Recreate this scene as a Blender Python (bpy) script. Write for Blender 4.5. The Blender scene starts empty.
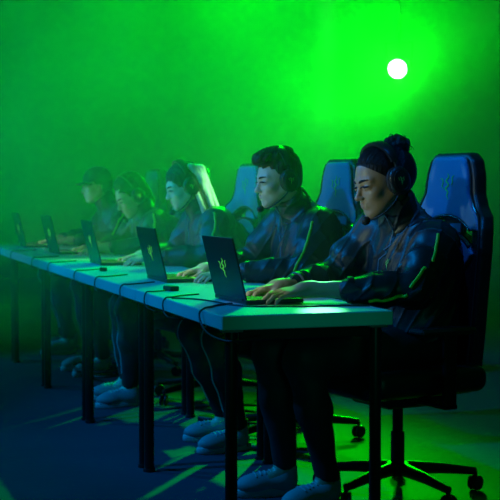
import bpy, math, random
import numpy as np
from mathutils import Vector, Matrix
random.seed(7)
S = bpy.context.scene
COL = S.collection
PI = math.pi
V = Vector

# ------------------------------------------------------------------ materials
def mat(name, color, rough=0.5, metal=0.0, emit=None, es=1.0, spec=0.5, noise=None, bump=None, sheen=0.0, sss=0.0, coat=0.0):
    m = bpy.data.materials.new(name); m.use_nodes = True
    nt = m.node_tree; b = nt.nodes['Principled BSDF']
    b.inputs['Base Color'].default_value = (*color, 1)
    b.inputs['Roughness'].default_value = rough
    b.inputs['Metallic'].default_value = metal
    b.inputs['Specular IOR Level'].default_value = spec
    if sheen: b.inputs['Sheen Weight'].default_value = sheen
    if coat: b.inputs['Coat Weight'].default_value = coat
    if sss:
        b.inputs['Subsurface Weight'].default_value = sss
        b.inputs['Subsurface Radius'].default_value = (.012, .005, .003)
        b.inputs['Subsurface Scale'].default_value = .6
    if emit:
        b.inputs['Emission Color'].default_value = (*emit, 1)
        b.inputs['Emission Strength'].default_value = es
    tc = nt.nodes.new('ShaderNodeTexCoord')
    if noise:                      # (scale, amount) gentle tone variation
        n = nt.nodes.new('ShaderNodeTexNoise'); n.inputs['Scale'].default_value = noise[0]; n.inputs['Detail'].default_value = 4
        nt.links.new(tc.outputs['Object'], n.inputs['Vector'])
        mx = nt.nodes.new('ShaderNodeMix'); mx.data_type = 'RGBA'
        a = noise[1]
        mx.inputs[6].default_value = (*[max(0, c*(1-a)) for c in color], 1)
        mx.inputs[7].default_value = (*[min(1, c*(1+a)) for c in color], 1)
        nt.links.new(n.outputs['Fac'], mx.inputs[0]); nt.links.new(mx.outputs[2], b.inputs['Base Color'])
    if bump:                       # (scale, strength)
        n = nt.nodes.new('ShaderNodeTexNoise'); n.inputs['Scale'].default_value = bump[0]; n.inputs['Detail'].default_value = 3
        nt.links.new(tc.outputs['Object'], n.inputs['Vector'])
        bp = nt.nodes.new('ShaderNodeBump'); bp.inputs['Strength'].default_value = bump[1]; bp.inputs['Distance'].default_value = .01
        nt.links.new(n.outputs['Fac'], bp.inputs['Height']); nt.links.new(bp.outputs['Normal'], b.inputs['Normal'])
    return m

M = {}
M['floor'] = mat('stage floor', (.055, .058, .085), .7, spec=.25, noise=(1.3, .35), bump=(30, .12))
M['curtain'] = mat('backdrop cloth', (.05, .05, .05), .9, noise=(.8, .25))
M['wall'] = mat('dark wall', (.03, .03, .035), .9, noise=(1, .2))
M['laminate'] = mat('white table laminate', (.62, .64, .66), .32, noise=(9, .06))
M['black_metal'] = mat('black powder coated steel', (.012, .012, .014), .32, metal=.3, noise=(40, .15))
M['grey_metal'] = mat('brushed bracket', (.25, .26, .28), .35, metal=.8, noise=(40, .1))
M['laptop'] = mat('black anodised aluminium', (.045, .05, .06), .38, metal=.55, noise=(60, .05))
M['keys'] = mat('key plastic', (.02, .02, .022), .5, noise=(60, .1))
M['keylight'] = mat('green key backlight', (.02, .05, .02), .5, emit=(.15, 1, .1), es=.5)
M['screen'] = mat('laptop screen image', (.02, .02, .02), .25, emit=(.5, .85, .9), es=2.2)
M['emblem'] = mat('lit green emblem', (.05, .35, .04), .4, emit=(.13, 1, .08), es=.42)
M['emblem_print'] = mat('green printed emblem', (.3, .62, .12), .5, noise=(50, .1))
M['emblem_thread'] = mat('green stitched emblem', (.22, .62, .10), .6, noise=(50, .1))
M['rubber'] = mat('black rubber', (.01, .01, .011), .45, noise=(30, .1))
M['plastic'] = mat('black plastic', (.014, .014, .016), .35, noise=(30, .1))
M['cushion'] = mat('ear cushion leatherette', (.012, .012, .014), .6, noise=(30, .1))
M['grille'] = mat('ear cup grille', (.03, .035, .035), .3, metal=.5, noise=(90, .3))
M['jacket'] = mat('navy track jacket nylon', (.008, .015, .021), .40, noise=(7, .2), bump=(90, .08))
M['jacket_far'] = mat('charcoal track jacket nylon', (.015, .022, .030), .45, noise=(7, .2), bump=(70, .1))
M['piping'] = mat('lime piping tape', (.34, .80, .03), .45, noise=(30, .05))
M['trousers'] = mat('black track trousers', (.007, .008, .011), .7, noise=(9, .2), bump=(60, .1))
M['stripe'] = mat('pale trouser stripe', (.42, .58, .60), .5, noise=(30, .05))
M['skin_tan'] = mat('tan skin', (.46, .27, .17), .42, sss=.12, noise=(35, .08), bump=(150, .06))
M['skin_pale'] = mat('pale skin', (.74, .56, .38), .45, sss=.12, noise=(35, .06), bump=(150, .05))
M['eye_white'] = mat('eye white', (.75, .74, .72), .2, noise=(60, .03))
M['iris'] = mat('dark iris', (.03, .018, .01), .15, noise=(60, .1))
M['brow'] = mat('dark brow hair', (.012, .009, .007), .7, noise=(90, .2))
M['lips_tan'] = mat('tan lips', (.38, .17, .13), .4, noise=(60, .08))
M['lips_pale'] = mat('pale lips', (.52, .24, .21), .4, noise=(60, .08))
def hair_mat(name, c, rough=.6):
    m = mat(name, c, rough, noise=(60, .35), spec=.35)
    nt = m.node_tree; b = nt.nodes['Principled BSDF']
    w = nt.nodes.new('ShaderNodeTexNoise'); w.inputs['Scale'].default_value = 70; w.inputs['Detail'].default_value = 3
    tc = nt.nodes.new('ShaderNodeTexCoord'); mp = nt.nodes.new('ShaderNodeMapping'); mp.inputs['Scale'].default_value = (1, 3, .22)
    nt.links.new(tc.outputs['Object'], mp.inputs['Vector']); nt.links.new(mp.outputs['Vector'], w.inputs['Vector'])
    bp = nt.nodes.new('ShaderNodeBump'); bp.inputs['Strength'].default_value = .6; bp.inputs['Distance'].default_value = .01
    nt.links.new(w.outputs['Fac'], bp.inputs['Height']); nt.links.new(bp.outputs['Normal'], b.inputs['Normal'])
    return m
M['hair_black'] = hair_mat('black hair', (.007, .006, .006))
M['hair_brown'] = hair_mat('dark brown hair', (.018, .013, .009))
M['hair_backlight'] = hair_mat('backlight pale hair', (.75, .66, .50), .35)  # backlight on the dark hair, put into a pale colour
M['cap'] = mat('dark cap cotton', (.03, .034, .04), .8, noise=(40, .15))
M['chair_blue'] = mat('grey blue chair fabric', (.07, .19, .36), .55, noise=(70, .12), bump=(160, .12), sheen=.2)
M['chair_black'] = mat('black chair leatherette', (.012, .012, .014), .42, noise=(30, .15), bump=(80, .1))
M['chair_trim'] = mat('dark glossy chair trim', (.02, .03, .035), .25, noise=(30, .1))
M['sneaker'] = mat('off white sneaker', (.30, .31, .32), .7, noise=(25, .1))
M['sole'] = mat('white rubber sole', (.42, .43, .44), .6, noise=(25, .05))
M['lens'] = mat('stage lamp lens', (.1, .5, .2), .2, emit=(.45, 1, .55), es=25)
M['sock'] = mat('black sock', (.015, .015, .02), .8, noise=(40, .1))

# ------------------------------------------------------------------ object helpers
def link(name, me, m=None, parent=None, smooth=False):
    o = bpy.data.objects.new(name, me); COL.objects.link(o)
    if m is not None and me is not None:
        for mm in (m if isinstance(m, list) else [m]): me.materials.append(mm)
    if parent is not None: o.parent = parent
    if smooth and me is not None: me.polygons.foreach_set('use_smooth', [True]*len(me.polygons))
    return o
def tag(o, label, cat=None, group=None, kind=None):
    if label: o['label'] = label
    if cat: o['category'] = cat
    if group: o['group'] = group
    if kind: o['kind'] = kind
    return o
def empty(name, loc=(0, 0, 0), rz=0.0, parent=None):
    o = bpy.data.objects.new(name, None); COL.objects.link(o)
    o.location = loc; o.rotation_euler = (0, 0, rz); o.empty_display_size = .1
    if parent: o.parent = parent
    return o
def kids(o): return [c for c in COL.objects if c.parent == o]
def copy_tree(o, parent=None):
    c = o.copy(); COL.objects.link(c)
    if parent is not None: c.parent = parent
    for k in kids(o): copy_tree(k, c)
    return c

class MB:
    """collects boxes, tubes and rings into one mesh"""
    def __init__(s): s.v = []; s.f = []; s.mi = []
    def add(s, vs, fs, mi=0):
        n = len(s.v); s.v += [tuple(v) for v in vs]; s.f += [tuple(i+n for i in f) for f in fs]; s.mi += [mi]*len(fs); return s
    def box(s, c, h, R=None, bev=0.0, mi=0):
        """box with chamfered edges; c centre, h half sizes"""
        R = R or Matrix.Identity(3); c = V(c)
        if bev <= 0:
            vs = [c + R @ V((x*h[0], y*h[1], z*h[2])) for x in (-1, 1) for y in (-1, 1) for z in (-1, 1)]
            return s.add(vs, [(0,1,3,2),(4,6,7,5),(0,4,5,1),(2,3,7,6),(0,2,6,4),(1,5,7,3)], mi)
        b = min(bev, min(h)*.95); pts = {}; vs = []
        for x in (-1, 1):
            for y in (-1, 1):
                for z in (-1, 1):
                    for a in range(3):
                        q = [x*(h[0]-b), y*(h[1]-b), z*(h[2]-b)]
                        q[a] = (x, y, z)[a]*h[a]
                        pts[(x, y, z, a)] = len(vs); vs.append(c + R @ V(q))
        fs = []
        for a in range(3):
            b1, b2 = [(1, 2), (0, 2), (0, 1)][a]
            for sg in (-1, 1):
                q = []
                for u, w in ((-1, -1), (1, -1), (1, 1), (-1, 1)):
                    k = [0, 0, 0]; k[a] = sg; k[b1] = u; k[b2] = w; q.append(pts[(*k, a)])
                fs.append(q)
        for a in range(3):
            b1, b2 = [(1, 2), (0, 2), (0, 1)][a]
            for u in (-1, 1):
                for w in (-1, 1):
                    k0 = [0, 0, 0]; k1 = [0, 0, 0]; k0[a] = -1; k1[a] = 1
                    for k in (k0, k1): k[b1] = u; k[b2] = w
                    fs.append([pts[(*k0, b1)], pts[(*k1, b1)], pts[(*k1, b2)], pts[(*k0, b2)]])
        for x in (-1, 1):
            for y in (-1, 1):
                for z in (-1, 1): fs.append([pts[(x, y, z, a)] for a in range(3)])
        return s.add(vs, fs, mi)
    def tube(s, pts, r, n=10, mi=0, closed=False, cap=True, flat=None):
        """round tube through points; r number or list; flat=(nx,ny,nz),ratio squashes"""
        pts = [V(p) for p in pts]; N = len(pts)
        rr = r if isinstance(r, (list, tuple)) else [r]*N
        T = []
        for i in range(N):
            a = pts[(i-1) % N] if (closed or i > 0) else pts[0]
            b = pts[(i+1) % N] if (closed or i < N-1) else pts[-1]
            t = (b-a); T.append(t.normalized() if t.length > 1e-9 else V((0, 0, 1)))
        up = V((0, 0, 1)) if abs(T[0].z) < .9 else V((1, 0, 0))
        nrm = T[0].cross(up).normalized()
        vs = []; fs = []
        for i in range(N):
            nrm = (nrm - T[i]*nrm.dot(T[i])).normalized(); bi = T[i].cross(nrm)
            for k in range(n):
                a = 2*PI*k/n
                vs.append(pts[i] + nrm*math.cos(a)*rr[i] + bi*math.sin(a)*rr[i])
        for i in range(N if closed else N-1):
            j = (i+1) % N
            for k in range(n):
                k2 = (k+1) % n; fs.append((i*n+k, i*n+k2, j*n+k2, j*n+k))
        if not closed and cap:
            fs.append(tuple(range(n))[::-1]); fs.append(tuple((N-1)*n+k for k in range(n)))
        return s.add(vs, fs, mi)
    def lathe(s, prof, c=(0, 0, 0), R=None, n=24, mi=0):
        """prof: list of (r, z)"""
        R = R or Matrix.Identity(3); c = V(c); vs = []; fs = []
        for (r, z) in prof:
            for k in range(n):
                a = 2*PI*k/n; vs.append(c + R @ V((r*math.cos(a), r*math.sin(a), z)))
        for i in range(len(prof)-1):
            for k in range(n):
                k2 = (k+1) % n; fs.append((i*n+k, i*n+k2, (i+1)*n+k2, (i+1)*n+k))
        fs.append(tuple(range(n))[::-1]); fs.append(tuple((len(prof)-1)*n+k for k in range(n)))
        return s.add(vs, fs, mi)
    def ribbon(s, pts, w, nrm, th=.0006, mi=0):
        """flat tapering stroke of real thickness lying in the plane with normal nrm"""
        pts = [V(p) for p in pts]; N = len(pts); nrm = V(nrm).normalized(); vs = []; fs = []
        for i in range(N):
            t = (pts[min(i+1, N-1)]-pts[max(i-1, 0)]).normalized(); sd = t.cross(nrm).normalized()
            ww = (w[i] if isinstance(w, (list, tuple)) else w)/2
            for a, b in ((-1, 0), (1, 0), (1, 1), (-1, 1)): vs.append(pts[i]+sd*ww*a+nrm*th*b)
        for i in range(N-1):
            for k in range(4):
                k2 = (k+1) % 4; fs.append((i*4+k, i*4+k2, i*4+4+k2, i*4+4+k))
        fs.append((0, 3, 2, 1)); fs.append(tuple((N-1)*4+k for k in range(4)))
        return s.add(vs, fs, mi)
    def build(s, name, m, parent=None, smooth=False):
        me = bpy.data.meshes.new(name); me.from_pydata([tuple(v) for v in s.v], [], s.f); me.update()
        o = link(name, me, m, parent)
        if isinstance(m, list): me.polygons.foreach_set('material_index', s.mi)
        if smooth:
            me.polygons.foreach_set('use_smooth', [True]*len(me.polygons))
            try: me.set_sharp_from_angle(angle=math.radians(50))
            except Exception: pass
        return o

def catmull(pts, n=8, closed=False):
    P = [V(p) for p in pts]; N = len(P); out = []
    rng = range(N if closed else N-1)
    for i in rng:
        if closed: p0, p1, p2, p3 = P[(i-1) % N], P[i], P[(i+1) % N], P[(i+2) % N]
        else: p0, p1, p2, p3 = P[max(i-1, 0)], P[i], P[i+1], P[min(i+2, N-1)]
        for k in range(n):
            t = k/n
            out.append(.5*((2*p1)+(p2-p0)*t+(2*p0-5*p1+4*p2-p3)*t*t+(3*p1-p0-3*p2+p3)*t**3))
    if not closed: out.append(P[-1])
    return out

# three intertwined snakes: strokes in a unit box (u right, v up)
EMB = [([(0.04,1.0),(.16,.74),(-.08,.44),(.18,.14),(-.10,-.14),(.14,-.42),(.04,-.66),(.22,-1.0)], [.03,.17,.2,.22,.22,.2,.14,.02]),
       ([(-.62,.60),(-.42,.56),(-.34,.30),(-.44,.02),(-.20,-.22)], [.03,.15,.15,.14,.04]),
       ([(.66,.86),(.46,.66),(.52,.34),(.38,.08)], [.03,.15,.14,.04])]
def emblem(mb, c, u, v, nrm, size, mi=0, wf=1.0, th=.0007, uw=1.45):
    c = V(c); u = V(u).normalized(); v = V(v).normalized()
    for pts, w in EMB:
        P = catmull([c+u*(a*size*.5*uw)+v*(b*size*.5) for a, b in pts], 3)
        W = [0]*len(P)
        for i in range(len(P)):
            t = i/3; k = min(int(t), len(w)-2); W[i] = (w[k]*(1-(t-k))+w[k+1]*(t-k))*size*.5*wf
        mb.ribbon(P, W, nrm, th, mi)

# ------------------------------------------------------------------ signed distance modelling
def nz(a): return np.asarray(a, np.float32)
def rot(rx=0, ry=0, rz=0):
    return np.array(Matrix.Rotation(rz, 3, 'Z') @ Matrix.Rotation(ry, 3, 'Y') @ Matrix.Rotation(rx, 3, 'X'), np.float32)
I3 = np.eye(3, dtype=np.float32)
def cap(a, b, ra, rb=None, k=.02, op='u', sq=None):
    rb = ra if rb is None else rb; a = nz(a); b = nz(b)
    return dict(t='c', a=a, b=b, ra=ra, rb=rb, k=k, op=op, c=(a+b)/2, R=float(np.linalg.norm(b-a))/2+max(ra, rb))
def ell(c, r, k=.02, op='u', Rm=None):
    c = nz(c); r = nz(r if hasattr(r, '__len__') else (r, r, r))
    return dict(t='e', a=c, r=r, M=I3 if Rm is None else nz(Rm), k=k, op=op, c=c, R=float(max(r)))
def rbox(c, h, rd, k=.02, op='u', Rm=None):
    c = nz(c); h = nz(h)
    return dict(t='b', a=c, h=h, rd=rd, M=I3 if Rm is None else nz(Rm), k=k, op=op, c=c, R=float(np.linalg.norm(h)))
def fn(f, c, R, k=.01, op='u'): return dict(t='f', f=f, c=nz(c), R=R, k=k, op=op)
def xf(prims, o, Rm):
    """move prims given in a local frame: rotate by Rm then translate by o"""
    out = []; o = nz(o); Rm = nz(Rm)
    for p in prims:
        q = dict(p)
        for key in ('a', 'b', 'c'):
            if key in q: q[key] = (Rm @ q[key] + o).astype(np.float32)
        if 'M' in q: q['M'] = (Rm @ q['M']).astype(np.float32)
        out.append(q)
    return out
def pdist(p, P):
    t = p['t']
    if t == 'c':
        ab = p['b']-p['a']; L = float(ab @ ab)+1e-12; q = P-p['a']
        h = np.clip((q @ ab)/L, 0, 1)
        d = q-h[..., None]*ab
        return np.sqrt((d*d).sum(-1))-(p['ra']+(p['rb']-p['ra'])*h)
    if t == 'e':
        q = (P-p['a']) @ p['M']; r = p['r']
        k0 = np.sqrt(((q/r)**2).sum(-1)); k1 = np.sqrt(((q/(r*r))**2).sum(-1))+1e-9
        return k0*(k0-1)/k1
    if t == 'b':
        q = np.abs((P-p['a']) @ p['M'])-(p['h']-p['rd'])
        return np.sqrt((np.maximum(q, 0)**2).sum(-1))+np.minimum(q.max(-1), 0)-p['rd']
    return p['f'](P)
def comb(d, e, k, op):
    if op == 'u':
        h = np.maximum(k-np.abs(d-e), 0)/k
        return np.minimum(d, e)-h*h*k*.25
    if op == 's': e = -e
    h = np.maximum(k-np.abs(d-e), 0)/k      # 's' subtract, 'i' intersect
    return np.maximum(d, e)+h*h*k*.25
FAR = .08
def sdf(prims, P, disp=None):
    """P: (nb, m, 3)"""
    d = np.full(P.shape[:-1], FAR, np.float32)
    bc = P.mean(1); br = np.sqrt(((P[:, 0]-bc)**2).sum(-1)).max()
    for p in prims:
        s = np.sqrt(((bc-p['c'])**2).sum(-1)) < p['R']+br+FAR+p['k']
        if p['op'] == 'i': s[:] = True
        if s.any(): d[s] = comb(d[s], pdist(p, P[s]).astype(np.float32), p['k'], p['op'])
    if disp is not None: d = d+disp(P)
    return d
def sdf_pts(prims, P, disp=None):
    P = nz(P).reshape(-1, 1, 3); return sdf(prims, P, disp)[:, 0]
def snap(prims, pt, disp=None, off=0.0, it=12):
    """walk a point to the surface; returns (point, normal)"""
    p = nz(pt); e = .002
    for _ in range(it):
        Q = np.array([p, p+(e,0,0), p+(0,e,0), p+(0,0,e)], np.float32)
        d = sdf_pts(prims, Q, disp); g = (d[1:]-d[0])/e; L = np.linalg.norm(g)+1e-6; g = g/L
        p = (p-g*(d[0]-off)/max(L, .5)*.9).astype(np.float32)
    return V(p.tolist()), V(g.tolist())
def remesh(prims, lo, hi, vox, name, m, parent=None, disp=None, smooth_it=1, B=6):
    lo = nz(lo); hi = nz(hi)
    nb = np.ceil((hi-lo)/(vox*B)).astype(int)
    n = nb*B+1
    G = [np.arange(k) for k in nb]
    bi = np.stack(np.meshgrid(*G, indexing='ij'), -1).reshape(-1, 3)
    cen = lo+(bi+.5)*vox*B
    dc = sdf(prims, cen.reshape(-1, 1, 3).astype(np.float32), disp)[:, 0]
    diag = vox*B*math.sqrt(3)/2
    near = np.abs(dc) < min(diag*1.7+.006, FAR*.98)
    D = np.empty(tuple(n), np.float32); D[:] = .05
    # fill signs of far blocks
    sg = np.where(dc < 0, -.05, .05).astype(np.float32).reshape(tuple(nb))
    D[:-1, :-1, :-1] = sg.repeat(B, 0).repeat(B, 1).repeat(B, 2)
    nbk = bi[near]; off = np.stack(np.meshgrid(*[np.arange(B)]*3, indexing='ij'), -1).reshape(-1, 3)
    for s in range(0, len(nbk), 6000):
        b = nbk[s:s+6000]; idx = b[:, None, :]*B+off[None]
        P = (lo+idx*vox).astype(np.float32)
        D[idx[..., 0], idx[..., 1], idx[..., 2]] = sdf(prims, P, disp)
    D[0] = D[-1] = .05; D[:, 0] = D[:, -1] = .05; D[:, :, 0] = D[:, :, -1] = .05
    ins = D < 0
    # surface nets
    c = ins[:-1, :-1, :-1].astype(np.int8)
    tot = np.zeros_like(c)
    for dx in (0, 1):
        for dy in (0, 1):
            for dz in (0, 1):
                tot += ins[dx:dx+n[0]-1, dy:dy+n[1]-1, dz:dz+n[2]-1]
    act = (tot > 0) & (tot < 8)
    ci = np.argwhere(act); vid = np.full(act.shape, -1, np.int32); vid[act] = np.arange(len(ci))
    acc = np.zeros((len(ci), 3)); cnt = np.zeros(len(ci))
    cor = [(x, y, z) for x in (0, 1) for y in (0, 1) for z in (0, 1)]
    val = {q: D[ci[:, 0]+q[0], ci[:, 1]+q[1], ci[:, 2]+q[2]] for q in cor}
    for q in cor:
        for a in range(3):
            if q[a] == 0:
                r = list(q); r[a] = 1; r = tuple(r); A, Bv = val[q], val[r]
                x = (A < 0) != (Bv < 0)
                t = np.where(x, A/np.where(x, A-Bv, 1), 0)
                pos = np.array(q, float)[None].repeat(len(ci), 0); pos[:, a] = t
                acc += pos*x[:, None]; cnt += x
    vv = lo+(ci+acc/cnt[:, None])*vox
    F = []
    for a in range(3):
        sl = [slice(None)]*3; s2 = [slice(None)]*3; sl[a] = slice(0, -1); s2[a] = slice(1, None)
        e = ins[tuple(sl)] != ins[tuple(s2)]
        ei = np.argwhere(e); ei = ei[(ei > 0).all(1) & (ei < np.array(n)-1).all(1)]
        b1, b2 = [(1, 2), (2, 0), (0, 1)][a]
        inside0 = ins[ei[:, 0], ei[:, 1], ei[:, 2]]
        q = []
        for u, w in ((-1, -1), (0, -1), (0, 0), (-1, 0)):
            k = ei.copy(); k[:, b1] += u; k[:, b2] += w; q.append(vid[k[:, 0], k[:, 1], k[:, 2]])
        q = np.stack(q, 1); q[~inside0] = q[~inside0][:, ::-1]
        q = q[(q >= 0).all(1)]; F.append(q)
    F = np.concatenate(F)
    for _ in range(smooth_it):
        s = np.zeros_like(vv); c = np.zeros(len(vv))
        for k in range(4):
            np.add.at(s, F[:, k], vv[F[:, (k+1) % 4]]); np.add.at(s, F[:, (k+1) % 4], vv[F[:, k]])
            np.add.at(c, F[:, k], 1); np.add.at(c, F[:, (k+1) % 4], 1)
        vv = vv*.5+.5*s/np.maximum(c, 1)[:, None]
    me = bpy.data.meshes.new(name)
    me.vertices.add(len(vv)); me.vertices.foreach_set('co', vv.astype(np.float32).ravel())
    me.loops.add(len(F)*4); me.loops.foreach_set('vertex_index', F.astype(np.int32).ravel())
    me.polygons.add(len(F)); me.polygons.foreach_set('loop_start', np.arange(0, len(F)*4, 4, dtype=np.int32))
    try: me.polygons.foreach_set('loop_total', np.full(len(F), 4, np.int32))
    except Exception: pass
    me.update(calc_edges=True)
    me.polygons.foreach_set('use_smooth', [True]*len(F))
    return link(name, me, m, parent)
# ------------------------------------------------------------------ camera
F_PX = 1354.0; TH = math.atan(447/F_PX); PITCH = math.atan(63/F_PX)
cam_d = bpy.data.cameras.new('camera'); cam = bpy.data.objects.new('camera', cam_d); COL.objects.link(cam)
cam.location = (-1.2768, -4.1552, 1.155)
cam.rotation_euler = (PI/2-PITCH, 0, -TH)
cam_d.sensor_width = 36; cam_d.lens = F_PX*36/500
cam_d.clip_end = 100
cam_d.dof.use_dof = True; cam_d.dof.focus_distance = 5.05; cam_d.dof.aperture_fstop = 5.0
S.camera = cam

# ------------------------------------------------------------------ the setting
YB = 13.0
def struct(name, c, h, m, label):
    o = MB().box(c, h).build(name, m); tag(o, label, kind='structure'); return o
struct('floor', (1.5, 4, -.05), (8.5, 10, .05), M['floor'], 'dark studio floor with green light patches')
def curtain(name, p0, p1, z1, m, amp=.05, per=.42):
    p0 = V(p0); p1 = V(p1); L = (p1-p0).length; n = int(L/.05); t = (p1-p0)/L; nn = V((-t.y, t.x, 0))
    rnd = random.Random(3); vs = []; fs = []; ph = 0
    offs = []
    for i in range(n+1):
        ph += .05/per*2*PI*(.75+.5*rnd.random()); offs.append(math.sin(ph)*amp)
    for s_ in (0, .02):
        for z in (0.0, z1):
            for i in range(n+1): vs.append(p0+t*(L*i/n)+nn*(offs[i]+s_)+V((0, 0, z)))
    N = n+1
    for i in range(n):
        fs.append((i, i+1, N+i+1, N+i)); fs.append((2*N+i, 3*N+i, 3*N+i+1, 2*N+i+1))
    o = MB().add(vs, fs).build(name, m, smooth=True); return o
w = curtain('wall_back', (-6.5, YB, 0), (10, YB, 0), 5.2, M['curtain'], .03, .9); tag(w, 'dark cloth backdrop behind the players', kind='structure')
struct('wall_right', (9.6, 4.2, 2.6), (.05, 9.2, 2.6), M['wall'], 'dark right side wall')
struct('wall_left', (-6.7, 4.2, 2.6), (.05, 9.2, 2.6), M['wall'], 'dark left side wall')

# ------------------------------------------------------------------ tables
TZ = .74; TT = .048; TD = .602
def make_table():
    root = empty('table', (0, 0, 0))
    tp = MB().box((TD/2, .6, TZ-TT/2), (TD/2, .599, TT/2), bev=.003).build('tabletop', M['laminate'], root)
    for x in (.045, TD-.045):
        for y in (.045, 1.155):
            lg = MB().lathe([(.0195, .012), (.0205, .03), (.0205, TZ-TT-.012), (.0205, TZ-TT-.004)], (x, y, 0), n=20).build('leg', M['black_metal'], root, smooth=True)
            MB().lathe([(.024, 0), (.025, .003), (.023, .014)], (x, y, 0), n=20).build('rubber_foot', M['rubber'], lg, smooth=True)
            MB().box((x, y, TZ-TT-.0045), (.032, .032, .0045), bev=.002).build('bracket', M['grey_metal'], lg)
    MB().box((TD/2, .05, TZ-TT-.02), (TD/2-.07, .012, .0195), bev=.003).build('crossbar', M['black_metal'], root)
    MB().box((TD/2, 1.15, TZ-TT-.02), (TD/2-.07, .012, .0195), bev=.003).build('crossbar', M['black_metal'], root)
    return root
T_LAB = ['nearest white topped table, its short end facing the camera', 'second table of the row, under the laptop of the player with tidy short hair',
         'third table of the row, under the laptop of the long haired player', 'fourth table of the row, in front of the player bending down',
         'farthest table, running out of the frame at the left edge']
t0 = make_table()
for i in range(5):
    t = t0 if i == 0 else copy_tree(t0)
    t.location = (0, 1.2*i, 0); tag(t, T_LAB[i], 'table', 'white topped tables joined end to end')

# ------------------------------------------------------------------ laptops
def make_laptop():
    root = empty('laptop', (0, 0, 0))
    W = .16; D = .222
    base = MB().box((D/2, 0, .010), (D/2, W, .0075), bev=.003).build('base', M['laptop'], root)
    k = MB(); rnd = random.Random(5)
    for r_ in range(5):
        for c in range(14):
            k.box((.035+r_*.0205, -.135+c*.0208, .0185), (.0085, .0088, .0014), bev=.0008)
    k.box((.035+5*.0205, 0, .0185), (.0085, .052, .0014), bev=.0008)
    k.build('keyboard', M['keys'], base)
    MB().box((.087, 0, .01775), (.062, .146, .0004)).build('key_backlight', M['keylight'], base)
    MB().box((.188, 0, .0179), (.026, .055, .0006), bev=.0004).build('trackpad', M['plastic'], base)
    a = math.radians(13.5); R = Matrix.Rotation(-a, 3, 'Y'); H = .113
    up = R @ V((0, 0, 1)); fx = R @ V((1, 0, 0)); o = V((.003, 0, .018))
    lid = MB().box(o+up*H, (.0032, W, H), R=R, bev=.002).build('lid', M['laptop'], root)
    MB().box(o+up*(H+.003)+fx*.0034, (.0005, W-.008, H-.011), R=R).build('screen', M['screen'], lid)
    e = MB(); emblem(e, o+up*H*.98-fx*.0033, (0, -1, 0), up, -fx, .070, th=.0006, wf=.85, uw=1.8); e.build('emblem', M['emblem'], lid)
    MB().tube([(.003, -W*.8, .016), (.003, W*.8, .016)], .005, 10).build('hinge', M['plastic'], root, smooth=True)
    return root
L_LAB = ['nearest open black laptop, used by the player with a hair bun', 'open black laptop used by the short haired player',
         'open black laptop in front of the long haired player', 'open black laptop in front of the player with head bowed',
         'farthest open laptop at the left edge, used by the player in a cap']
LY = [.505, 1.655, 3.0, 4.24, 5.24]; LX = [.185, .205, .21, .205, .165]
l0 = make_laptop()
for i in range(5):
    l = l0 if i == 0 else copy_tree(l0)
    l.location = (LX[i], LY[i], TZ); l.rotation_euler.z = [.055, 0.02, -.02, .03, 0][i]
    tag(l, L_LAB[i], 'laptop', 'open laptops along the tables')

# ------------------------------------------------------------------ cables
def cable(pts, r, label, group=None, name='power_cable'):
    o = MB().tube(catmull(pts, 7), r, 8).build(name, M['rubber'], smooth=True); tag(o, label, 'cable', group); return o
z = TZ+.0035
G = 'cables hanging over the table edge'
cable([(.16, .40, z), (.10, .36, z), (.055, .30, z), (.012, .24, z+.001), (-.014, .215, TZ-.012), (-.016, .17, TZ-.050), (-.004, .10, TZ-.075), (.03, .02, TZ-.085), (.09, .0, TZ-.078), (.16, .06, TZ-.07)], .0035,
      'thick black cable looping over the table edge at the nearest corner', G)
cable([(.02, .70, z), (.09, .62, z), (.125, .5, z), (.14, .36, z), (.20, .26, z), (.34, .22, z), (.50, .20, z), (.59, .17, z)], .003, 'black cable lying along the nearest table top behind the first laptop', G)
cable([(.165, .84, z), (.09, .80, z), (.03, .74, z), (.004, .72, z), (-.010, .715, TZ-.014), (-.011, .70, TZ-.045), (.0, .67, TZ-.066), (.05, .64, TZ-.072)], .003,
      'black cable crossing the table between the first and second laptop', G)
cable([(.10, 1.07, z), (.06, 1.04, z), (.028, 1.02, z), (.002, 1.01, z), (-.009, 1.005, TZ-.013), (-.010, 1.0, TZ-.04), (.0, .98, TZ-.06), (.03, .95, TZ-.07)], .0028,
      'thin black cable from the small black adapter down the table edge', G)
for j, (y, lb) in enumerate([(1.43, 'black cable dropping over the edge beside the second laptop'), (1.95, 'black cable over the table edge past the second laptop'),
                 (2.45, 'thin black cable over the edge of the third table'), (3.2, 'black cable over the edge beside the third laptop'), (3.75, 'thin dark cable over the fourth table edge'), (4.6, 'far dark cable over the edge near the fourth laptop')]):
    cable([(.17, y+.12, z), (.09, y+.05, z), (.03, y+.01, z), (.003, y, z), (-.010, y, TZ-.013), (-.011, y-.01, TZ-.045), (.0, y-.03, TZ-.066), (.05, y-.05, TZ-.072)], .003, lb, G)
ad = MB().box((.12, 1.085, TZ+.010), (.019, .034, .0095), R=Matrix.Rotation(.25, 3, 'Z'), bev=.003).build('adapter', M['plastic'])
tag(ad, 'small black adapter box on the table between the first and second laptop', 'adapter')
ad = MB().box((.13, 2.42, TZ+.009), (.018, .03, .0085), R=Matrix.Rotation(-.2, 3, 'Z'), bev=.003).build('adapter', M['plastic'])
tag(ad, 'small black adapter box on the table between the second and third laptop', 'adapter')
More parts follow.
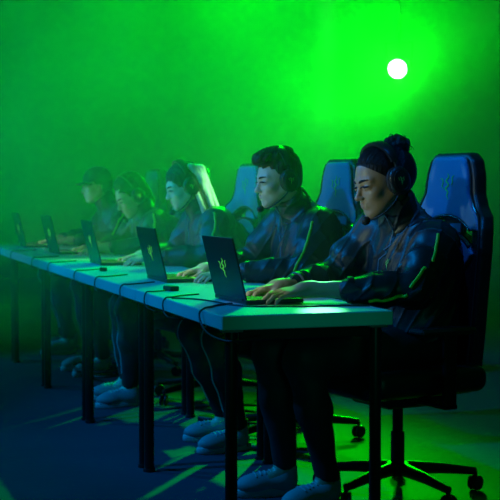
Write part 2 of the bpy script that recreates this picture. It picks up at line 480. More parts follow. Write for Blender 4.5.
# bundle of cables lying on the floor under the far tables
rnd = random.Random(11)
for j, (bx, by, lb) in enumerate([(.45, 3.9, 'tangled black cable on the floor behind the pale sneakers'), (.55, 4.25, 'loose black cable coil on the floor under the fourth table'), (.75, 2.0, 'black cable coil on the floor behind the second pair of table legs')]):
    pts = []
    for k in range(15):
        a = k*1.1+j; rr = .13+.09*rnd.random(); pts.append((bx+rr*math.cos(a)*.9, by+rr*math.sin(a)*1.4, .008+.005*k+.01*rnd.random()))
    cable(pts, .007, lb, 'floor cables', 'floor_cable')
ex = MB().box((.62, 2.0, .024), (.03, .15, .022), R=Matrix.Rotation(.5, 3, 'Z'), bev=.006).build('power_strip', M['plastic'])
tag(ex, 'black power strip on the floor under the second table', 'power strip')

# ------------------------------------------------------------------ racing chairs
def wprof(z_):
    return np.interp(z_, [.40, .50, .70, .92, 1.0, 1.045, 1.08, 1.13, 1.20, 1.255, 1.29], [.19, .21, .235, .262, .258, .235, .185, .158, .150, .132, .09])
def backx(y, z_):   # centre surface of the backrest: slight lean, wings curved forward
    return -.225-(z_-.45)*.05+.9*np.maximum(np.abs(y)-.08, 0)**2*np.interp(z_, [.4, 1.0, 1.2], [2.2, 1.8, .6])
def slab(P, wf, x0, x1, zlo, zhi, rd, hole=True):
    x, y, z_ = P[..., 0], P[..., 1], P[..., 2]
    d2 = (np.abs(y)-wf(z_))*.88
    d2 = np.maximum(d2, np.maximum(zlo-z_, z_-zhi))
    up_, lo_ = 1.045-2.3*y*y, .988-2.3*y*y
    if hole:
        dh = np.maximum(np.maximum(z_-up_, lo_-z_)*.85, np.abs(y)-.148)
        if hole == 2: dh = np.maximum(dh, .052-np.abs(y))
        d2 = np.maximum(d2, -dh)
    dx = np.maximum(x0-(x-backx(y, z_)), (x-backx(y, z_))-x1)
    a, b = d2+rd, dx+rd
    return np.minimum(np.maximum(a, b), 0)+np.sqrt(np.maximum(a, 0)**2+np.maximum(b, 0)**2)-rd
def make_chair(vox=.008):
    root = empty('gaming_chair', (0, 0, 0))
    shell = [fn(lambda P: slab(P, wprof, -.042, .022, .42, 1.285, .014), (-.25, 0, .85), .6)]
    back = remesh(shell, (-.36, -.30, .38), (-.04, .30, 1.32), vox, 'backrest', M['chair_black'], root)
    lo_f = lambda z_: wprof(z_)-.030
    pan = [fn(lambda P: slab(P, lo_f, .014, .034, .99, 1.270, .010), (-.25, 0, 1.12), .35)]
    hp = remesh(pan, (-.32, -.27, .96), (-.12, .27, 1.30), vox*.75, 'headrest_panel', M['chair_blue'], back)
    low = [fn(lambda P: slab(P, lambda z_: np.minimum(wprof(z_)-.045, .06+(z_-.80)*1.15), .012, .034, .80, 1.05, .010), (-.25, 0, .92), .3),
           fn(lambda P: -(.99-2.3*P[..., 1]**2-.006-P[..., 2]), (-.25, 0, .9), 1, op='i')]
    remesh(low, (-.34, -.25, .78), (-.12, .25, 1.04), vox*.75, 'lumbar_panel', M['chair_blue'], back)
    mid = [fn(lambda P: np.maximum(slab(P, lambda z_: .056+z_*0, -.030, .0, .94, 1.06, .006, hole=False), -9), (-.25, 0, 1), .3)]
    remesh(mid, (-.32, -.08, .92), (-.2, .08, 1.08), vox*.75, 'centre_strap', M['chair_blue'], back)
    for zc in (1.047, .986):
        pts = []
        for k in range(-14, 15):
            y = k*.0108; z_ = zc-2.3*y*y; pts.append((float(backx(y, z_))+.030, y, z_))
        MB().tube(pts, .0068, 8).build('opening_trim', M['chair_trim'], back, smooth=True)
    # edge piping all round
    for sg in (-1, 1):
        pts = []
        for k in range(30):
            z_ = .5+k*.0262; y = (float(wprof(z_))-.022)*sg; pts.append((float(backx(y, z_))+.026, y, z_))
        MB().tube(pts, .0035, 6).build('piping', M['chair_trim'], back, smooth=True)
    e = MB()
    emblem(e, (float(backx(0, 1.155))+.0352, 0, 1.157), (0, 1, 0), (-.05, 0, 1), (1, 0, .05), .10, wf=.60, th=.001, uw=1.3)
    e.build('emblem', M['emblem_thread'], back)
    seat = remesh([rbox((.03, 0, .435), (.26, .20, .045), .035), rbox((.03, .215, .455), (.25, .055, .05), .04, k=.03), rbox((.03, -.215, .455), (.25, .055, .05), .04, k=.03)],
                  (-.28, -.32, .36), (.34, .32, .54), vox, 'seat', M['chair_black'], root)
    MB().box((-.02, 0, .365), (.15, .12, .020), bev=.008).build('seat_plate', M['black_metal'], root)
    for sg in (-1, 1):
        arm = MB().box((.0, sg*.305, .50), (.028, .012, .135), bev=.006)
        arm.box((-.0, sg*.235, .372), (.03, .082, .008), bev=.003)
        ar = arm.build('armrest', M['black_metal'], root)
        MB().box((.03, sg*.305, .645), (.125, .045, .013), bev=.010).build('arm_pad', M['rubber'], ar)
    MB().lathe([(.026, .10), (.026, .24), (.020, .242), (.020, .35)], n=20).build('gas_column', M['black_metal'], root, smooth=True)
    b = MB().lathe([(.05, .075), (.052, .09), (.045, .12), (.02, .125)], n=20)
    for k in range(5):
        a = k*2*PI/5+.3; c, s_ = math.cos(a), math.sin(a)
        b.tube([(c*.04, s_*.04, .10), (c*.17, s_*.17, .092), (c*.31, s_*.31, .075)], [.026, .021, .015], 10)
    b.build('star_base', M['black_metal'], root, smooth=True)
    for k in range(5):
        a = k*2*PI/5+.3; c, s_ = math.cos(a), math.sin(a); R = Matrix.Rotation(a+.6, 3, 'Z') @ Matrix.Rotation(PI/2, 3, 'X')
        w_ = MB()
        for dz in (-.019, .007): w_.lathe([(.010, dz), (.028, dz+.001), (.030, dz+.004), (.028, dz+.011), (.010, dz+.012)], (c*.31, s_*.31, .0305), R, 18)
        w_.tube([(c*.31, s_*.31, .03), (c*.31, s_*.31, .078)], .008, 8)
        w_.build('caster', M['rubber'], root, smooth=True)
    return root
C_LAB = ['nearest high backed racing chair with grey blue panels, behind the player with a hair bun', 'racing chair behind the short haired player, seen between the two nearest heads',
         'racing chair behind the long haired player, left of the short haired player', 'hazy racing chair behind the player with head bowed', 'farthest racing chair, in haze behind the player in a cap']
CH = [(.835, .47, 12), (.835, 1.62, 10), (.80, 2.87, 8), (.84, 4.12, 8), (.87, 5.27, 8)]
c0 = make_chair()
for i, (x, y, a) in enumerate(CH):
    c = c0 if i == 0 else copy_tree(c0)
    c.location = (x, y, 0); c.rotation_euler.z = PI+math.radians(a); tag(c, C_LAB[i], 'chair', 'racing chairs behind the tables')
# ------------------------------------------------------------------ people
def wr(P, s, sc):   # cheap fold pattern: domain-warped sines
    x, y, z_ = P[..., 0]*sc, P[..., 1]*sc, P[..., 2]*sc
    a = np.sin(x*1.7+1.3*np.sin(y*1.1+s)+z_*.6)+np.sin(y*2.1+1.1*np.sin(z_*1.3+s*2)-x*.5)
    b = np.sin(z_*1.6+1.5*np.sin(x*1.2+s*3)+y*.9)
    return (a+b)/3
def unit(v): v = np.asarray(v, float); return v/np.linalg.norm(v)

def head_prims(sex='m', jaw=1.0):
    """x forward, y left, z up; origin between the ears, eyes near z=0"""
    p = [ell((-.012, 0, .040), (.096, .074, .088)),
         ell((.028, 0, -.010), (.064, .060, .085), k=.03),
         ell((.040, 0, -.052), (.048, .046*jaw, .052), k=.03),
         cap((-.002, .052*jaw, -.040), (.062, .018, -.088), .017, .016, k=.03), cap((-.002, -.052*jaw, -.040), (.062, -.018, -.088), .017, .016, k=.03),
         ell((.070, 0, -.093), (.020, .020, .016), k=.02),
         cap((.083, .012, .026), (.070, .044, .024), .009, k=.018), cap((.083, -.012, .026), (.070, -.044, .024), .009, k=.018),
         ell((.062, .038, -.022), (.022, .020, .018), k=.022), ell((.062, -.038, -.022), (.022, .020, .018), k=.022),
         ell((.100, .031, .003), (.016, .019, .0135), k=.014, op='s'), ell((.100, -.031, .003), (.016, .019, .0135), k=.014, op='s'),
         ell((.078, .031, .004), (.0148, .018, .0125), k=.006), ell((.078, -.031, .004), (.0148, .018, .0125), k=.006),
         cap((.087, 0, .016), (.110, 0, -.024), .0065, .0085, k=.012),
         ell((.110, 0, -.027), (.0115, .0105, .0095), k=.008), ell((.101, .0105, -.030), (.009, .007, .0065), k=.006), ell((.101, -.0105, -.030), (.009, .007, .0065), k=.006),
         ell((.075, 0, -.058), (.020, .026, .018), k=.016),
         cap((.0925, .014, -.0525), (.0925, -.014, -.0525), .0048, k=.008), cap((.0905, .012, -.0635), (.0905, -.012, -.0635), .0055, k=.008),
         cap((.101, .022, -.0580), (.101, -.022, -.0580), .0022, k=.004, op='s'),
         ell((-.005, .074, -.004), (.017, .008, .030), k=.006, Rm=rot(rz=-.35)), ell((-.005, -.074, -.004), (.017, .008, .030), k=.006, Rm=rot(rz=.35))]
    return p

def hand_prims(wrist, fdir, updir, side, curl, spread=1.0, sc=1.0):
    """side +1 = left hand (thumb towards -y of a forward hand). fdir: direction knuckles point, updir: back of the hand"""
    f = unit(fdir); u = np.asarray(updir, float); u = unit(u-f*(u@f)); l = np.cross(u, f)   # l: to the hand's left
    w = np.asarray(wrist, float)
    def pt(a, b, c): return w+(f*a+l*b*side+u*c)*sc          # b>0 away from the body midline (little finger side)
    pr_ = [cap(pt(-.02, 0, 0), pt(.02, 0, .002), .026*sc, .026*sc, k=.02)]
    kn = [(.086, -.030), (.092, -.010), (.088, .010), (.078, .028)]
    for a, b in kn: pr_.append(cap(pt(.012, b*.55, 0), pt(a-.004, b, 0), .0150*sc, .0115*sc, k=.014))
    pr_.append(ell(pt(.045, 0, -.004), (.040*sc, .032*sc, .014*sc), k=.012, Rm=np.stack([f, l, u], 1)))
    Ls = [(.040, .025, .020), (.046, .029, .021), (.042, .027, .021), (.032, .020, .018)]; rs = [.0088, .0090, .0086, .0076]
    for i, (a, b) in enumerate(kn):
        ang = curl[i][0]; c = np.array(pt(a, b, 0)); th = (b*4.2)*spread
        for j in range(3):
            ang_j = [curl[i][0], curl[i][0]+curl[i][1], curl[i][0]+curl[i][1]*1.6][j]
            d = f*math.cos(ang_j)*math.cos(th)+l*side*math.sin(th)*math.cos(ang_j)-u*math.sin(ang_j)
            e = c+d*Ls[i][j]*sc; r0 = rs[i]*(1-.09*j)*sc
            pr_.append(cap(c, e, r0, r0*.92, k=.006)); c = e
    # thumb from the side of the palm near its base
    c0 = pt(.018, -.022, -.006); c1 = pt(.048, -.046, -.016); c2 = pt(.078, -.050, -.026); c3 = pt(.103, -.044, -.034)
    pr_ += [cap(c0, c1, .0155*sc, .0125*sc, k=.014), cap(c1, c2, .0105*sc, .0095*sc, k=.006), cap(c2, c3, .0095*sc, .0078*sc, k=.005)]
    return pr_

def make_person(cfg):
    """local frame: x forward (towards the table), y left, z up, origin on the floor under the pelvis"""
    vox = cfg['vox']; name = 'person'
    root = empty(name, (0, 0, 0))
    J = cfg['J']; sd = cfg.get('seed', 1)
    hip = np.array((.0, 0, .57)); che = np.array(J['chest']); nb = np.array(J['neck']); hc = np.array(J['head'])
    HR = rot(*cfg['hrot']); hs = cfg.get('hs', 1.0)
    def H(p): return HR @ (np.array(p)*hs)+hc
    sw = cfg.get('sw', .175)
    SHL = np.array(J['shL']); SHR = np.array(J['shR'])
    ELL_, ELR = np.array(J['elL']), np.array(J['elR']); WL, WR = np.array(J['wrL']), np.array(J['wrR'])
    KL, KR = np.array(J['knL']), np.array(J['knR']); AL, AR = np.array(J['anL']), np.array(J['anR'])
    hl, hr = np.array((.02, .09, .56)), np.array((.02, -.09, .56))
    # --- body (one continuous skin surface)
    hp = []
    for q in head_prims(jaw=cfg.get('jaw', 1)):
        q = dict(q)
        for key in ('a', 'b', 'c', 'r', 'ra', 'rb', 'R'):
            if key in q: q[key] = q[key]*hs
        hp.append(q)
    body = [cap(hip, che, .085, .085, k=.05), cap(che, nb-(0, 0, .05), .08, .055, k=.04), cap(che+(-.01, .07, .04), SHL, .055, .045, k=.04), cap(che+(-.01, -.07, .04), SHR, .055, .045, k=.04),
            cap(nb-(0, 0, .06), H((-.022, 0, -.035)), .060, .052, k=.03)]
    for a, b, c in ((SHL, ELL_, WL), (SHR, ELR, WR)):
        body += [cap(a, b, .046, .036, k=.03), cap(b, b*.62+c*.38, .038, .038, k=.03), cap(b*.62+c*.38, c, .038, .0255, k=.03)]
    for h_, k_, a_ in ((hl, KL, AL), (hr, KR, AR)):
        body += [cap(h_, k_, .075, .052, k=.04), cap(k_, k_*.6+a_*.4, .050, .050, k=.03), cap(k_*.6+a_*.4, a_, .050, .034, k=.03),
                 cap(a_, a_+np.array((.10, 0, -.045)), .034, .026, k=.03)]
    body += xf(hp, hc, HR)
    body += hand_prims(WL, cfg['fL'], cfg['uL'], 1, cfg['curlL']) + hand_prims(WR, cfg['fR'], cfg['uR'], -1, cfg['curlR'])
    allp = np.array([hip, che, nb, hc, SHL, SHR, ELL_, ELR, WL, WR, KL, KR, AL, AR])
    lo = allp.min(0)-(.22, .16, .13); hi = allp.max(0)+(.24, .16, .2); lo[2] = max(lo[2], .005)
    skin = M[cfg['skin']]
    bd = remesh(body, lo, hi, vox, 'body', skin, root)
    # --- face details as sub-parts of the body
    for sg in (-1, 1):
        m = MB(); r_ = .0112*hs
        R = Matrix(HR.tolist())
        c = V(H((.0815, sg*.031, .0025)).tolist())
        m.lathe([(r_*math.sin(a), r_*math.cos(a)) for a in [PI*k/10 for k in range(1, 10)]], c-(R @ V((.006, 0, 0)))*hs+(R@V((.0025,0,0))), R @ Matrix.Rotation(PI/2, 3, 'Y'), 16)
        ey = m.build('eye', M['eye_white'], bd, smooth=True)
        m = MB(); m.lathe([(.0001, .0016), (.004*hs, .0010), (.0055*hs, -.0006)], c+R @ V((.0082*hs, -.001*sg, -.002)), R @ Matrix.Rotation(PI/2, 3, 'Y') , 14)
        m.build('iris', M['iris'], bd, smooth=True)
        # upper lid line + brow, hugging the face
        pts = []
        for k in range(7):
            t = k/6; q, n_ = snap(body, H((.105-.02*t*t, sg*(.014+.036*t), .0070+.003*math.sin(PI*t)))); pts.append(q)
        MB().tube(pts, [.0016, .0030, .0042, .0044, .0042, .0036, .0020], 6).build('eyelashes', M['brow'], bd, smooth=True)
        pts = []
        for k in range(8):
            t = k/7; q, n_ = snap(body, H((.11-.03*t*t, sg*(.012+.042*t), .0265+.007*math.sin(PI*t*.8)))); pts.append(q)
        MB().tube(pts, [.0018, .0042, .0048, .0048, .0042, .0036, .0026, .0012], 6).build('eyebrow', M[cfg.get('browm', 'brow')], bd, smooth=True)
    for zz, rr in ((-.0530, .0042), (-.0632, .0048)):
        pts = [];
        for k in range(9):
            t = -1+k/4; q, n_ = snap(body, H((.110-.010*t*t, t*.0195, zz-.0035*abs(t)*(1 if zz > -.058 else -1)+(.001 if abs(t) > .2 else 0)))); pts.append(q-n_*.0028)
        MB().tube(pts, [rr*v for v in (.25, .6, .85, 1, .95, 1, .85, .6, .25)], 8).build('lip', M[cfg['lips']], bd, smooth=True)
    # --- jacket
    cufL, cufR = ELL_+(WL-ELL_)*cfg.get('cuffL', .8), ELR+(WR-ELR)*cfg.get('cuffR', .8)
    cd = che-hip
    jk = [ell(hip+(-.01, 0, .06), (.15, .19, .11), k=.06), cap(hip+(0, .06, .10), che+(.01, .07, 0), .138, .138, k=.06), cap(hip+(0, -.06, .10), che+(.01, -.07, 0), .138, .138, k=.06), cap(che+(.03, .07, -.10), nb+(.01, .045, -.10), .105, .075, k=.05), cap(che+(.03, -.07, -.10), nb+(.01, -.045, -.10), .105, .075, k=.05),
          cap(che+(-.02, .05, 0), nb+(-.03, .03, -.07), .12, .075, k=.06), cap(che+(-.02, -.05, 0), nb+(-.03, -.03, -.07), .12, .075, k=.06),
          cap(nb+(-.02, .03, -.045), SHL+(0, -.01, .0), .060, .066, k=.05), cap(nb+(-.02, -.03, -.045), SHR+(0, .01, .0), .060, .066, k=.05),
          cap(che+(-.01, .1, .05), SHL, .09, .07, k=.05), cap(che+(-.01, -.1, .05), SHR, .09, .07, k=.05)]
    for a, b, c in ((SHL, ELL_, cufL), (SHR, ELR, cufR)):
        mid = a*.45+b*.55
        jk += [cap(a, mid, .076, .074, k=.04), cap(mid, b, .074, .063, k=.03), cap(b, b*.45+c*.55, .064, .058, k=.02), cap(b*.45+c*.55, c, .058, .044, k=.015)]
    # stand-up collar, hollow round the neck
    nt_ = H((-.026, 0, -.058)); ax = nt_-nb
    jk += [cap(nb-(0, 0, .04), nb+ax*cfg.get('collar', .70), .088, .075, k=.025)]
    ex = cap(nb+ax*.32, nb+ax*1.5, .062, .068, k=.006, op='s'); jk.append(ex)
    # zip groove down the chest
    def jdisp(P):
        f = cfg.get('fold', 1.0); x, y, z_ = P[..., 0], P[..., 1], P[..., 2]
        # long drapes hanging from the shoulders, sharpened into creases
        u = y*38+x*26+2.4*np.sin(z_*8+sd)+1.3*np.sin(z_*15+x*9+sd*2)
        w1 = 1-np.abs(np.sin(u)); w2 = 1-np.abs(np.sin(x*42-y*18+z_*30+1.8*np.sin(y*17+sd)))
        amp = f*(.0015-.0085*w1**3)+f*(.0008-.0048*w2**3.5)+.004*f*wr(P, sd, 13)
        for b in (ELL_, ELR):
            d = np.sqrt(((P-nz(b))**2).sum(-1)); amp = amp+.0055*f*np.sin(d*82+3*wr(P, sd, 9))*np.exp(-(d/.12)**2)
        return amp.astype(np.float32)
    jv = vox*1.15
    jo = remesh(jk, lo-.02, hi+.02, jv, 'jacket', M[cfg['jacket']], root, disp=jdisp)
    def on_j(p, off=.001): return snap(jk, p, jdisp, off)
    # piping: shoulder, down the outside of each sleeve, forearm
    for side, a, b, c, sg in (('L', SHL, ELL_, cufL, 1), ('R', SHR, ELR, cufR, -1)):
        o1 = np.array((cfg.get('pipe_x', .0), sg*.11, .03)); pts = []
        path = [a+np.array((.03, sg*.05, .05)), a+o1*.9+(.04, 0, .0), a*.5+b*.5+o1+(.03, 0, 0), b+np.array((.04, sg*.09, .02))]
        segs = cfg.get('pipe'+side, [path])
        for sgm in segs:
            pts = [on_j(q, .0012)[0] for q in catmull([V(np.asarray(q, float).tolist()) for q in sgm], 9)]
            for _ in range(3): pts = [pts[0]]+[(pts[i-1]+pts[i]*2+pts[i+1])/4 for i in range(1, len(pts)-1)]+[pts[-1]]
            MB().tube(pts, cfg.get('pipe_r', .0060), 8).build('piping', M['piping'], jo, smooth=True)
        # cuff rib
        ax_ = unit(c-b); MB().tube([c-ax_*.020, c-ax_*.014, c+ax_*.002, c+ax_*.006], [.045, .048, .047, .040], 20).build('cuff', M['jacket'], jo, smooth=True)
    # zip
    pts = []
    for k in range(16):
        t = k/15; q = (nb+ax*.35+np.array((.12, 0, 0)))*(1-t)+(hip+np.array((.22, 0, .12)))*t
        w_, n_ = on_j(q, .0008); pts.append(w_)
    MB().tube(pts, .0026, 6).build('zip', M['chair_blue'], jo, smooth=True)
    MB().box(pts[0]+V((.004, 0, -.012)), (.002, .004, .012), bev=.001).build('zip_pull', M['grey_metal'], jo)
    if 'logo' in cfg:
        c_, n_ = on_j(cfg['logo'], .001); n_ = n_.normalized(); up_ = V((0, 0, 1)); up_ = (up_-n_*up_.dot(n_)).normalized(); ri = up_.cross(n_)
        e = MB(); emblem(e, c_+n_*.003, ri, up_, n_, .040, wf=1.15, th=.0008); e.build('emblem', M['emblem_print'], jo)
    # --- trousers
    tr = [ell(hip+(-.01, 0, -.01), (.14, .17, .10), k=.05)]
    for h_, k_, a_ in ((hl, KL, AL), (hr, KR, AR)):
        an = a_+(k_-a_)*.06
        tr += [cap(h_, k_, .095, .072, k=.05), cap(k_, k_*.6+a_*.4, .070, .062, k=.04), cap(k_*.6+a_*.4, an, .062, .043, k=.03)]
    def tdisp(P):
        amp = .005*wr(P, sd+5, 15)+.003*wr(P, sd+1, 34)
        for b in (KL, KR):
            d = np.sqrt(((P-nz(b)+nz((.05, 0, 0)))**2).sum(-1)); amp = amp+.004*np.sin(d*80)*np.exp(-(d/.12)**2)
        return amp.astype(np.float32)
    to = remesh(tr, lo-.02, hi*(1, 1, 0)+(.02, .02, .82), vox*1.5, 'trousers', M['trousers'], root, disp=tdisp)
    for sg, h_, k_, a_ in ((1, hl, KL, AL), (-1, hr, KR, AR)):
        path = [h_*.3+k_*.7+(0, .01, .09), k_+(.0, .01, .09), k_+(.06, .01, .05), k_+(.08, .01, -.02), k_*.6+a_*.4+(.09, .01, 0), k_*.2+a_*.8+(.07, .01, 0)]
        if not cfg.get('stripe', True): continue
        pts = [snap(tr, q, tdisp, .0004)[0] for q in catmull([V(np.asarray(q, float).tolist()) for q in path], 8)]
        MB().tube(pts, .0038, 6).build('side_stripe', M['stripe'], to, smooth=True)
    # --- shoes
    for nm, a_, yaw in (('shoe', AL, cfg.get('footL', .15)), ('shoe', AR, cfg.get('footR', -.15))):
        Rm = rot(rz=yaw); az = a_.copy(); pit = cfg.get('heel', 0)
        base = np.array((a_[0], a_[1], 0))
        up_pr = [ell((.005, 0, .055), (.048, .039, .048), k=.03), ell((.075, 0, .050), (.085, .041, .040), k=.04), ell((.135, 0, .042), (.060, .045, .032), k=.03),
                 cap((-.002, 0, .06), (-.004, 0, .098), .040, .041, k=.02), ell((.0, 0, .125), (.036, .030, .035), k=.006, op='s'),
                 fn(lambda P: P[..., 2]*0+9, (0, 0, 0), .3, op='u')]
        up_pr = up_pr[:-1]+[rbox((.07, 0, -.10), (.3, .2, .12), .001, k=.004, op='s')]
        sh = remesh(xf(up_pr, base, Rm), base-(.26, .26, .02), base+(.26, .26, .16), max(.004, vox), 'shoe', M['sneaker'], root)
        so = xf([rbox((.065, 0, .016), (.128, .043, .015), .014, k=.01)], base, Rm)
        so = [cap((-.018, 0, .0), (.03, 0, .0), .036, .036), ]
        m = MB(); ring = [];
        for k in range(28):
            a = 2*PI*k/28; x = .068+.132*math.cos(a); y = (.040+.007*math.cos(a))*math.copysign(abs(math.sin(a))**.75, math.sin(a)); ring.append((x, y))
        vs = []; fs = []
        Rb = Matrix(Rm.tolist()); bb = V(base.tolist())
        for (sc_, z_) in ((.96, .001), (1.0, .006), (1.0, .026), (.95, .032)):
            for x, y in ring: vs.append(bb+Rb @ V(((x-.068)*sc_+.068, y*sc_, z_)))
        for i in range(3):
            for k in range(28): fs.append((i*28+k, i*28+(k+1) % 28, (i+1)*28+(k+1) % 28, (i+1)*28+k))
        fs.append(tuple(range(28))[::-1]); fs.append(tuple(84+k for k in range(28)))
        m.add(vs, fs).build('sole', M['sole'], sh, smooth=True)
        lc = MB()
        for k in range(5):
            x = .045+k*.018; z_ = .112-k*.011
            pts = []
            for y in (-.024, -.012, 0, .012, .024):
                q, n_ = snap(xf(up_pr, base, Rm), base+Rm @ np.array((x, y, z_)), None, .002); pts.append(q)
            lc.tube(pts, .0028, 6)
        lc.build('laces', M['sole'], sh, smooth=True)
        MB().tube([V((a_[0], a_[1], .085)), V((a_[0]-.002, a_[1], .14))], [.042, .040], 16).build('sock', M['sock'], root, smooth=True)
    return root, dict(H=H, HR=HR, hc=hc, hs=hs, body=body, bd=bd, jk=jk, root=root, vox=vox)

def xprims(prims, P_):   # head-local prims into the person's frame
    q_ = []
    for q in prims:
        q = dict(q)
        for key in ('a', 'b', 'c', 'r', 'ra', 'rb', 'R', 'h', 'rd'):
            if key in q: q[key] = q[key]*P_['hs']
        q_.append(q)
    return xf(q_, P_['hc'], P_['HR'])
def snap_many(prims, P, off=0.0, it=10):
    P = nz(P); e = .002
    for _ in range(it):
        Q = np.stack([P, P+nz((e, 0, 0)), P+nz((0, e, 0)), P+nz((0, 0, e))], 1)
        d = sdf_pts(prims, Q.reshape(-1, 3)).reshape(-1, 4); g = (d[:, 1:]-d[:, :1])/e; L = np.linalg.norm(g, axis=1, keepdims=True)+1e-6
        P = (P-g/L*(d[:, :1]-off)/np.maximum(L, .5)*.9).astype(np.float32)
    return P
def strands(P_, prims, paths, m, parent, name, r_=.0012, off=.0006):
    '''combed locks lying on the hair; paths in the head frame'''
    pr_ = xprims(prims, P_); pts = np.array(paths, float)*P_['hs'] @ P_['HR'].T+P_['hc']; n_, k_ = pts.shape[:2]
    q = snap_many(pr_, pts.reshape(-1, 3), off).reshape(n_, k_, 3); mb = MB()
    for row in q: mb.tube([V(v.tolist()) for v in row], [r_*.5]+[r_]*(k_-2)+[r_*.5], 4)
    return mb.build(name, m, parent, smooth=True)
def hair(P_, prims, m, disp, vox, lo=(-.22, -.2, -.3), hi=(.2, .2, .25), name='hair'):
    pr_ = xprims(prims, P_)
    R = P_['HR']; cs = np.array([R @ np.array((x, y, z_)) for x in (lo[0], hi[0]) for y in (lo[1], hi[1]) for z_ in (lo[2], hi[2])])
    hc = nz(P_['hc']); HRf = nz(R)
    dd = (lambda P: disp((P-hc) @ HRf).astype(np.float32)) if disp else None
    return remesh(pr_, cs.min(0)+P_['hc'], cs.max(0)+P_['hc'], vox, name, m, P_['root'], disp=dd, smooth_it=0)

def make_headset(P_, loc, rz, label, glow=False, top=.150):
    """headset sits over hair; built in the head frame then placed as its own thing"""
    HR = Matrix(P_['HR'].tolist()); hs = P_['hs']
    root = empty('headset', loc, rz)
    o = V(P_['hc'].tolist())
    def W(p): return o+HR @ (V(p)*hs)
    def cup(sg):
        Rc = HR @ Matrix.Rotation(sg*-PI/2, 3, 'X')      # lathe axis along +-y
        m = MB(); prof = [(.020, .0), (.040, .0), (.0455, .004), (.0465, .014), (.044, .022), (.034, .027), (.012, .0285), (.001, .029)]
        c = W((-.012, sg*.088, .000))
        # oval: scale z
        Sx = Matrix.Diagonal((.92, 1.0, 1)); 
        m.lathe([(r_*hs*1.0, z_*hs) for r_, z_ in prof], c, Rc @ Matrix.Diagonal((.92, 1.12, 1)), 32)
        cu = m.build('ear_cup', M['plastic'], root, smooth=True)
        m = MB(); m.tube([c+Rc @ V((.034*math.cos(a)*.92*hs, .034*math.sin(a)*1.12*hs, -.003)) for a in [2*PI*k/28 for k in range(28)]], .0125*hs, 10, closed=True)
        m.build('ear_cushion', M['cushion'], cu, smooth=True)
        m = MB(); m.tube([c+Rc @ V((.031*math.cos(a)*.92*hs, .031*math.sin(a)*1.12*hs, .0265*hs)) for a in [2*PI*k/28 for k in range(28)]], .0022*hs, 8, closed=True)
        m.build('cup_ring', M['grille'], cu, smooth=True)
        e = MB(); emblem(e, c+Rc @ V((0, 0, .0292*hs)), HR @ V((sg, 0, 0)), HR @ V((0, 0, 1)), HR @ V((0, sg, 0)), .030, wf=1.1); e.build('emblem', M['emblem'] if glow else M['emblem_thread'], cu)
        m = MB(); m.tube([W((-.012-.040*math.cos(a), sg*(.104), .046*math.sin(a))) for a in [PI*.12*k-PI*.1 for k in range(0, 11)]], .0035*hs, 8)
        m.tube([W((-.012, sg*.104, .046)), W((-.012, sg*.099, .078))], [.006*hs, .005*hs], 8)
        m.build('yoke', M['chair_trim'], cu, smooth=True)
    cup(1); cup(-1)
    pts = [];
    for k in range(25):
        a = PI*k/24; pts.append(W((-.012-.0*math.sin(a), .100*math.cos(a), .070+(top-.070)*math.sin(a))))
    band = MB(); vs = []; fs = []
    for i, p in enumerate(pts):
        a = PI*i/24; rad = HR @ V((0, math.cos(a)*.8, math.sin(a))).normalized(); fwd = HR @ V((1, 0, 0)); wv = (.013+.006*math.sin(a))*hs; th = .005*hs
        for u, w_ in ((-1, -1), (1, -1), (1, 1), (.6, 1.5), (-.6, 1.5), (-1, 1)): vs.append(p+fwd*u*wv+rad*w_*th)
    for i in range(24):
        for k in range(6): fs.append((i*6+k, i*6+(k+1) % 6, i*6+6+(k+1) % 6, i*6+6+k))
    fs += [(0, 1, 2, 3, 4, 5), tuple(24*6+k for k in range(6))[::-1]]
    band.add(vs, fs).build('headband', M['plastic'], root, smooth=True)
    m = MB(); mp = [W(q) for q in [(-.005, .100, -.035), (.018, .098, -.060), (.055, .083, -.088), (.090, .055, -.106), (.112, .034, -.108)]]
    bo = m.tube(catmull(mp, 6), .0032*hs, 8).build('microphone_boom', M['rubber'], root, smooth=True)
    mc = MB(); Rx = HR @ Matrix.Rotation(PI/2, 3, 'Y'); r_ = .0155*hs
    mc.lathe([(r_*math.sin(a), r_*1.1*math.cos(a)) for a in [PI*k/12 for k in range(1, 12)]], W((.118, .028, -.107)), Rx, 18)
    mc.build('foam_windscreen', M['cushion'], bo, smooth=True)
    tag(root, label, 'headset', 'headsets worn by the players')
    return root

def place(root, X, Y, rz=0): root.location = (X, Y, 0); root.rotation_euler.z = PI+rz
R3 = math.radians
def strandy(sx, sz, amp, s=0):
    return lambda q: amp*np.sin(q[..., 0]*sx+3*np.sin(q[..., 2]*sz+s)+q[..., 1]*sx*.7)+amp*.6*np.sin(q[..., 1]*sx*1.7+q[..., 0]*sx*.9+s)
CURL_T = [(.10, .55), (.05, .60), (.10, .55), (.15, .50)]
CURL_U = [(.30, .45), (.12, .62), (.20, .60), (.30, .50)]

def base_cfg(**k):
    J = dict(chest=(.00, 0, .86), neck=(.045, 0, 1.045), head=(.14, 0, 1.175), shL=(.03, .185, .985), shR=(.05, -.185, .985),
             elL=(.14, .27, .795), elR=(.20, -.25, .80), wrL=(.415, .13, .785), wrR=(.46, -.10, .785),
             knL=(.50, .13, .545), knR=(.52, -.11, .545), anL=(.42, .12, .09), anR=(.46, -.13, .09))
    J.update(k.pop('J', {}))
    c = dict(vox=.004, J=J, hrot=(0, .12, .1), skin='skin_pale', lips='lips_pale', jacket='jacket', fL=(1, -.15, -.10), uL=(0, .15, 1), fR=(1, .15, -.10), uR=(0, -.15, 1),
             curlL=CURL_T, curlR=CURL_U)
    c.update(k); return c

